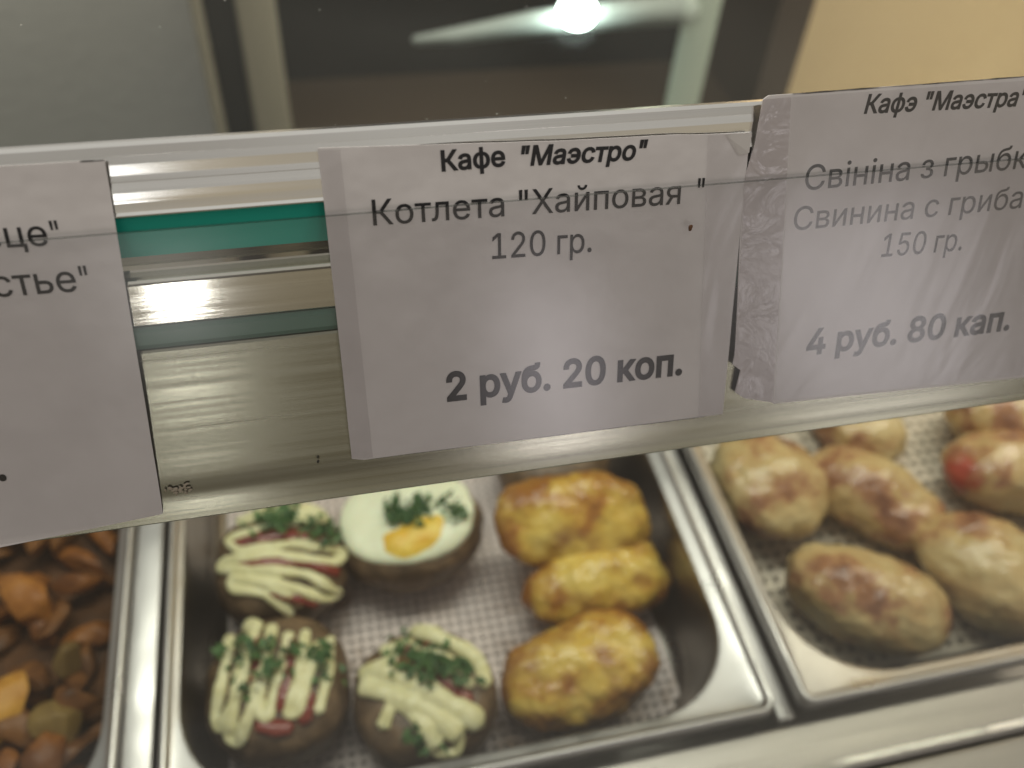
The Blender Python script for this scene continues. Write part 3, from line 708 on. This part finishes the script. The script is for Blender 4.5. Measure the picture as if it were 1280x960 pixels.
def flakes(b_, pts, n, spread, size, top):
    for k in range(n):
        c = random.choice(pts)
        x = c[0] + random.gauss(0, spread); y = c[1] + random.gauss(0, spread)
        p = top(x, y)
        if p is None: continue
        M = Euler((random.uniform(-.9, .9), random.uniform(-.9, .9), random.uniform(0, 6.28))).to_matrix()
        l = random.uniform(.6, 1.3) * size; w_ = l * random.uniform(.35, .6)
        q = [(-l, 0, 0), (-.2 * l, w_, l * .25), (l, .1 * w_, 0), (-.1 * l, -w_, l * .3)]
        q2 = [(a, b, c2 - .00025) for a, b, c2 in q]
        v = [p + Vector((0, 0, .0006 + random.uniform(0, .0016))) + M @ Vector(s) for s in q + q2]
        b_.add(v, [(0, 1, 2, 3), (7, 6, 5, 4), (0, 4, 5, 1), (1, 5, 6, 2), (2, 6, 7, 3), (3, 7, 4, 0)])


def paint(o, name, vals):
    at_ = o.data.attributes.new(name, 'FLOAT', 'POINT')
    at_.data.foreach_set('value', vals)


def tinted(k, name, col):
    """mix a second colour of the food itself over its base colour where the attribute says so"""
    b = k.node_tree.nodes['Principled BSDF']
    src = b.inputs['Base Color'].links[0].from_socket
    q = N(k, 'ShaderNodeAttribute', attribute_name=name); mx = N(k, 'ShaderNodeMixRGB')
    mx.inputs[2].default_value = (*col, 1)
    lk(k, q.outputs['Fac'], mx.inputs[0]); lk(k, src, mx.inputs[1]); lk(k, mx.outputs[0], b.inputs['Base Color'])


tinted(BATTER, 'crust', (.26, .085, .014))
tinted(ROLL, 'filling', (.42, .06, .03))


def make_top(vs):
    """height of a patty above (x, y) from its own points"""
    grid = {}
    g = .0025
    for v in vs:
        k = (round(v.x / g), round(v.y / g))
        if k not in grid or grid[k] < v.z: grid[k] = v.z
    cx = sum(v.x for v in vs) / len(vs); cy = sum(v.y for v in vs) / len(vs)
    def top(x, y):
        for s in (1, .97, .94, .9, .86):
            a = cx + (x - cx) * s; b = cy + (y - cy) * s
            i, j = round(a / g), round(b / g)
            z = [grid[(i + u, j + w)] for u in (-1, 0, 1) for w in (-1, 0, 1) if (i + u, j + w) in grid]
            if len(z) >= 5: return Vector((a, b, sum(z) / len(z)))
        return None
    return top


from mathutils.bvhtree import BVHTree


def onsurf(tree, poly, lift, step=4.):
    """photo points carried onto a solid's visible surface, lifted along its normal"""
    out = []
    for a, b in zip(poly[:-1], poly[1:]):
        n = max(1, int(math.hypot(b[0] - a[0], b[1] - a[1]) / step))
        for i in range(n):
            d_ = ray((a[0] + (b[0] - a[0]) * i / n, a[1] + (b[1] - a[1]) * i / n)).normalized()
            hit, nn, _, _ = tree.ray_cast(CAM, d_)
            if hit is None: continue
            if nn.dot(d_) > 0: nn = -nn
            out.append(hit + nn * lift)
    for it in range(2):
        out = [out[0]] + [(out[i - 1] + out[i] * 2 + out[i + 1]) / 4 for i in range(1, len(out) - 1)] + [out[-1]] if len(out) > 2 else out
    return out


FLOOR = -.0465                                # top of the liner
CUT_G = 'round meat cutlets in the middle pan'


def cutlet(px, py, rx, ry, rz, seed, label, mayo, ketchup, herbs, nherb=46, tilt=(0, 0, 0), rad=.0029, zoff=0):
    z = FLOOR + rz * .93 + zoff
    c = at(px, py, z + rz * .35); c.z = z
    t = thing('cutlet', (c.x, c.y, FLOOR), label, 'cutlet', CUT_G)
    vs, fs = blob(rx, ry, rz, .0013, 70, seed, 5, 2.2, 2.7)
    vs = place(vs, c, tilt)
    mesh('patty', vs, fs, MEAT, t)
    top = make_top(vs); zc = z + rz * .8; tree = BVHTree.FromPolygons(vs, fs)
    if ketchup:
        b_ = MB()
        for p in ketchup:
            q = onsurf(tree, p, .0002)
            if len(q) > 2: b_.tube(q, [.0042 * random.uniform(.9, 1.1) for s in q], 8, .45)
        melt(b_.build('ketchup', KETCH, t), .0008)
    b_ = MB()
    for p in mayo:
        r_ = rad
        if isinstance(p, tuple): r_, p = p
        q = onsurf(tree, p, r_ * .26)
        if len(q) < 3: continue
        ph = random.uniform(0, 6)
        b_.tube(q, [r_ * (1 + .13 * math.sin(i * .45 + ph) + .05 * math.sin(i * 1.3 + ph)) for i in range(len(q))], 10, .62)
    melt(b_.build('mayonnaise', MAYO, t), .0006, 5)
    b_ = MB()
    hp = [at(h[0], h[1], zc) for h in herbs]
    def top2(x, y):
        k = top(x, y)
        return k + Vector((0, 0, .0046)) if k else None
    flakes(b_, hp, int(nherb * 2.2), .0040, .0032, top2)
    b_.build('chopped_herbs', HERB, t, False)
    return t


# top left: crosswise zigzag; bottom left: lengthwise zigzag; bottom middle: thick smear
cutlet(350, 700, .0330, .0325, .0200, 1.3, 'cutlet with crosswise zigzag mayonnaise and herbs, back left in the middle pan',
       [[(275, 662), (330, 640), (395, 634), (418, 650), (345, 655), (285, 676), (300, 690), (370, 680), (430, 690), (420, 704), (350, 695), (282, 700), (275, 712), (330, 712), (385, 718), (425, 742), (405, 748), (360, 732), (290, 722), (292, 736), (335, 742), (368, 768)],
        [(300, 655), (352, 640), (410, 645)], [(310, 722), (345, 735), (380, 755)]],
       [[(290, 680), (350, 668), (420, 680)], [(300, 704), (380, 700), (425, 715)], [(340, 738), (400, 752)]],
       [(335, 656), (350, 665), (362, 652), (400, 662), (412, 672)], 60)
cutlet(346, 855, .0335, .0345, .0205, 2.7, 'cutlet with lengthwise zigzag mayonnaise and herbs, front left in the middle pan',
       [[(290, 790), (283, 830), (270, 895), (276, 912), (292, 880), (310, 800)], [(318, 792), (300, 860), (285, 920), (300, 930), (316, 880), (342, 785)],
        [(340, 785), (330, 840), (322, 890), (334, 900), (348, 850), (362, 790)], [(382, 790), (372, 850), (358, 895), (372, 893), (384, 850), (400, 800)],
        [(412, 800), (408, 850), (396, 893)], (.0038, [(300, 785), (315, 783), (325, 790)])],
       [[(325, 800), (322, 880)], [(362, 800), (352, 890)], [(325, 905), (345, 910), (365, 908)], [(385, 870), (378, 905)]],
       [(295, 822), (312, 820), (335, 832), (350, 838), (385, 818), (398, 828), (405, 838), (310, 865)], 62)
cutlet(530, 868, .0335, .0330, .0200, 4.1, 'cutlet with a thick smear of mayonnaise and herbs, in front of the halved egg',
       [(.0052, [(455, 845), (478, 838), (510, 850), (545, 870), (585, 893), (600, 905)]), (.0050, [(458, 858), (490, 868), (530, 885), (575, 918)]),
        (.0034, [(490, 880), (478, 912)]), (.0040, [(490, 870), (530, 905), (548, 935)]), (.0026, [(535, 900), (575, 918), (570, 940), (545, 942), (535, 925)]),
        (.0044, [(500, 790), (540, 795), (580, 815), (600, 835), (605, 860)]), (.0030, [(478, 815), (510, 805), (560, 825), (590, 860)]), (.0028, [(470, 835), (500, 822)])],
       [[(480, 828), (530, 835), (590, 880)], [(490, 805), (540, 812)], [(520, 835), (560, 862)]],
       [(505, 825), (525, 835), (545, 825), (560, 838), (540, 850), (515, 850), (575, 848), (505, 800), (530, 925)], 70)

# half egg in a meat shell
z = FLOOR + .021
c = at(512, 648, z + .012); c.z = z
egg = thing('egg_cutlet', (c.x, c.y, FLOOR), 'halved egg in a brown meat shell, cut side up, with yolk and herbs', 'cutlet', CUT_G)
TI = Matrix.Rotation(math.radians(4), 3, 'X') @ Matrix.Rotation(math.radians(-6), 3, 'Y')
vs, fs = blob(.0390, .0325, .021, .0014, 70, 6.2, 5, 2.1, 2.6)
vs = [Vector((v.x, v.y, min(v.z, .0145 + noise.noise(v * 60) * .001))) for v in vs]
mesh('meat_shell', [TI @ v + c for v in vs], fs, MEAT, egg)
vs, fs = blob(.0358, .0285, .0050, .0012, 60, 8.8, 5, 2.1, 3.0)
wv = [TI @ (v + Vector((0, .0018, .0140))) + c for v in vs]
mesh('egg_white', wv, fs, EGGW, egg)
top = make_top(wv); etree = BVHTree.FromPolygons(wv, fs)
pa_ = onsurf(etree, [(480, 688), (490, 683)], 0)[0]; pb_ = onsurf(etree, [(556, 650), (560, 648)], 0)[0]
mid = (pa_ + pb_) / 2; au = (pb_ - pa_) / 2; av = Vector((-au.y, au.x, 0)).normalized() * .0090
yv = []; yf = []; nr, na = 12, 48
for i in range(nr + 1):
    for k in range(na):
        t_ = 2 * math.pi * k / na; q = i / nr
        e_ = q * (1 + .28 * noise.noise(Vector((math.cos(t_) * 1.6, math.sin(t_) * 1.6, 3.1))) + .12 * noise.noise(Vector((math.cos(t_) * 4, math.sin(t_) * 4, 1.7))))
        p = mid + au * 1.12 * e_ * math.cos(t_) + av * e_ * math.sin(t_) * (1.15 - .25 * math.cos(t_))
        h2 = etree.ray_cast(Vector((p.x, p.y, 1)), Vector((0, 0, -1)))[0]
        zz = h2.z if h2 else mid.z
        yv.append((p.x, p.y, zz - .0004 + .0016 * max(0, 1 - q ** 3) + .0012 * max(0, noise.noise(p * 260)) * (1 - q)))
for i in range(nr):
    for k in range(na): yf.append((i * na + k, i * na + (k + 1) % na, (i + 1) * na + (k + 1) % na, (i + 1) * na + k))
mesh('yolk', yv, yf, YOLK, egg)
b_ = MB()
flakes(b_, [at(x, y, z + .018) for x, y in ((495, 635), (505, 645), (520, 640), (512, 650), (530, 648), (525, 632), (498, 652), (555, 635), (570, 648))], 130, .0030, .0030, lambda x, y: (lambda k: k + Vector((0, 0, .0008)) if k else None)(top(x, y)))
b_.build('chopped_herbs', HERB, egg, False)

# golden fritters
FR_G = 'golden fritters in the middle pan'
for px, py, z, dims, rot, seed, lab in (
        (742, 728, -.0290, (.0400, .0215, .0165), (12, 4, 5), 12.5, 'golden fritter half covered by the one behind it, at the middle of the right side'),
        (716, 648, -.0120, (.0420, .0260, .0150), (30, 6, -4), 11.2, 'tall golden fritter leaning on top of its neighbour, farthest back in the middle pan'),
        (728, 838, -.0270, (.0395, .0270, .0185), (10, -4, 8), 14.9, 'yellow battered fritter at the front right corner of the middle pan')):
    c = at(px, py, z)
    vs, fs = blob(*dims, .0034, 46, seed, 6, 2.3, 2.0)
    vs = [v + v.normalized() * (noise.ridged_multi_fractal(v * 110 + Vector((seed, 0, 0)), 1, 2, 3, 1, 2) - 1.2) * .0001 for v in vs]
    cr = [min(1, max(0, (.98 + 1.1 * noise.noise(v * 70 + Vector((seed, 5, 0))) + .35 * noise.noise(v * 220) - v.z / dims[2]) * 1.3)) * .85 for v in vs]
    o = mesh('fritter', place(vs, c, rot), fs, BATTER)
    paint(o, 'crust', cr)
    tag(o, lab, 'fritter', FR_G)
c = at(690, 578, -.030)
vs, fs = blob(.034, .030, .018, .0015, 70, 17.3, 4, 2.2, 2.6)
tag(mesh('cutlet', place(vs, c), fs, MEAT), 'plain dark cutlet behind the tall fritter, mostly hidden under the price rail', 'cutlet', CUT_G)

# rolls in the right pan
RG = 'pale meat rolls in the right pan'
for px, py, z, dims, rot, seed, lab, tip in (
        (958, 605, -.020, (.0310, .0370, .0220), (0, 0, 12), 21.4, 'blunt pale roll with brown patches against the left side of the right pan', None),
        (1092, 622, -.024, (.0250, .0420, .0200), (0, 0, 40), 23.1, 'slender pale roll lying diagonally behind the front left roll', None),
        (1080, 745, -.021, (.0265, .0420, .0210), (0, 0, 58), 24.6, 'pale roll with a reddish patch at the front left of the right pan', None),
        (1250, 722, -.020, (.0300, .0460, .0220), (0, 0, 38), 26.2, 'large glossy brown roll at the front, cut by the right edge of the photo', None),
        (1268, 588, -.018, (.0270, .0420, .0200), (0, 0, 68), 28.9, 'golden roll with a red tip at the right edge of the photo', 1),
        (1262, 515, -.016, (.0280, .0420, .0210), (0, 0, 80), 31.7, 'orange gold roll half hidden under the rail at the far right', None),
        (1070, 530, -.030, (.0250, .0330, .0180), (0, 0, 20), 33.3, 'small brown roll just showing under the rail at the back left', None)):
    c = at(px, py, z)
    vs, fs = blob(*dims, .0026, 48, seed, 6, 2.1, 2.1)
    o = mesh('meat_roll', place(vs, c, rot), fs, ROLL)
    tag(o, lab, 'meat roll', RG)
    if tip:
        c2 = at(1196, 592, z + .004)
        paint(o, 'filling', [min(1, max(0, 1.5 - (v.co - c2).length / .0105 + .6 * noise.noise(v.co * 160))) for v in o.data.vertices])

# lattice liners
def liner(x0, x1, y0, y1, z, pitch, bar, mt, label, ang=0.):
    b_ = MB(); cx, cy = (x0 + x1) / 2, (y0 + y1) / 2
    ca, sa = math.cos(ang), math.sin(ang)
    def M(v): return Vector((cx + (v.x - cx) * 1, v.y, v.z)) + Vector(((v.y - cy) * sa, 0, 0))
    n = int((x1 - x0) / pitch)
    for i in range(n + 1):
        x = x0 + i * pitch; b_.box((x - bar / 2, y0, z), (x + bar / 2, y1, z + .0011), M)
    n = int((y1 - y0) / pitch)
    for i in range(n + 1):
        y = y0 + i * pitch; b_.box((x0, y - bar / 2, z + .0003), (x1, y + bar / 2, z + .0014), M)
    o = b_.build('lattice_liner', mt, None, False)
    tag(o, label, 'liner')
    return o
liner(-.070, .150, .152, .430, -.0505, .0052, .0030, LINER, 'pinkish white plastic lattice liner under the cutlets')
liner(.212, .428, .155, .430, -.0440, .0076, .0042, LINER2, 'cream plastic lattice liner under the meat rolls')

# vegetables in the left pan
SAUCE = mat('dark_gravy', (.05, .024, .010), .6, spec=.2)
bump(SAUCE, 120, .6, .003, 3)
mottle(SAUCE, [(.3, (.035, .016, .006)), (.7, (.12, .048, .013))], 40, 4)
gv = []; gf = []; n = 40
for i in range(n + 1):
    for j in range(n + 1):
        x = -.3570 + .2335 * i / n; y = .1470 + .285 * j / n
        gv.append((x, y, -.030 + noise.noise(Vector((x, y, 0)) * 40) * .005))
for i in range(n):
    for j in range(n):
        q = i * (n + 1) + j; gf.append((q, q + 1, q + n + 2, q + n + 1))
tag(mesh('gravy', gv, gf, SAUCE), 'dark brown gravy between the vegetables in the left pan', 'gravy', kind='stuff')
VEG = {}
for nm, st in (('brown', [(.3, (.055, .022, .007)), (.5, (.13, .052, .015)), (.75, (.22, .095, .026))]), ('rust', [(.3, (.09, .030, .007)), (.55, (.19, .066, .012)), (.75, (.29, .115, .024))]), ('orange', [(.3, (.24, .085, .016)), (.7, (.42, .18, .035))]),
               ('yellow', [(.3, (.42, .19, .03)), (.7, (.55, .29, .05))]), ('green', [(.3, (.10, .058, .018)), (.7, (.22, .145, .045))])):
    VEG[nm] = mat('vegetable_' + nm, st[0][1], .42, spec=.25)
    mottle(VEG[nm], st, 55, 4, .8); bump(VEG[nm], 160, .4, .0012)
VG = 'vegetable pieces heaped in the left pan'
def veg(c, dims, rot, seed, mt, name, lab):
    vs, fs = blob(*dims, .0012, 90, seed, 4, 2.2, 1.8)
    vs = [Vector((v.x, v.y + 6 * v.x * v.x, v.z)) for v in vs]
    rr = random.Random(seed)
    for k in range(5):                           # knife cuts: flat facets with rounded edges
        n = Vector((rr.uniform(-1, 1), rr.uniform(-1, 1), rr.uniform(-1, 1))).normalized()
        ext = max(v.dot(n) for v in vs) * rr.uniform(.40, .75)
        vs = [v - n * max(0, v.dot(n) - ext) * .9 for v in vs]
    o = mesh(name, place(vs, c, rot), fs, VEG[mt])
    tag(o, lab, 'vegetable', VG)
for px, py, z, dims, rot, mt, nm, lab in ((36, 752, -.013, (.0230, .0105, .0060), (15, 10, -40), 'orange', 'carrot_wedge', 'long orange wedge lying at an angle in the vegetable heap'),
                                          (2, 880, -.012, (.0120, .0180, .0055), (5, 20, -20), 'yellow', 'potato_wedge', 'bright yellow orange wedge at the left edge of the photo'),
                                          (86, 824, -.012, (.0075, .0085, .0075), (0, 0, 0), 'green', 'olive', 'small round yellowish olive piece near the middle of the left pan'),
                                          (72, 905, -.012, (.0105, .0120, .0055), (0, 15, 30), 'green', 'pepper_piece', 'yellowish brown piece with a wet highlight at the front of the left pan'),
                                          (100, 880, -.014, (.0120, .0085, .0075), (0, 10, -30), 'brown', 'mushroom_slice', 'light brown mushroom slice just in front of the yellowish olive piece'),
                                          (55, 940, -.012, (.0085, .0160, .0050), (0, 10, 8), 'rust', 'carrot_wedge', 'dull orange upright wedge at the bottom left corner of the photo')):
    veg(at(px, py, z), dims, rot, px * .37 + 1, mt, nm, lab)
k = 0
for i in range(13):
    for j in range(16):
        x = -.345 + i * .0180 + random.uniform(-.008, .008); y = .156 + j * .0165 + random.uniform(-.008, .008)
        z = -.0225 + random.uniform(-.005, .0065)
        d_ = (random.uniform(.014, .024), random.uniform(.0048, .0075), random.uniform(.0030, .0052)); mt_ = random.choice(('brown', 'brown', 'rust'))
        veg(Vector((min(x, -.131), y, z)), d_, (random.uniform(-40, 40), random.uniform(-35, 35), random.uniform(0, 180)), 40 + k * 1.7, mt_, 'mushroom_slice' if mt_ == 'brown' else 'carrot_strip',
            'plain brown roasted mushroom slice in the heap of the left pan' if mt_ == 'brown' else 'rusty orange brown vegetable strip in the heap of the left pan')
        k += 1
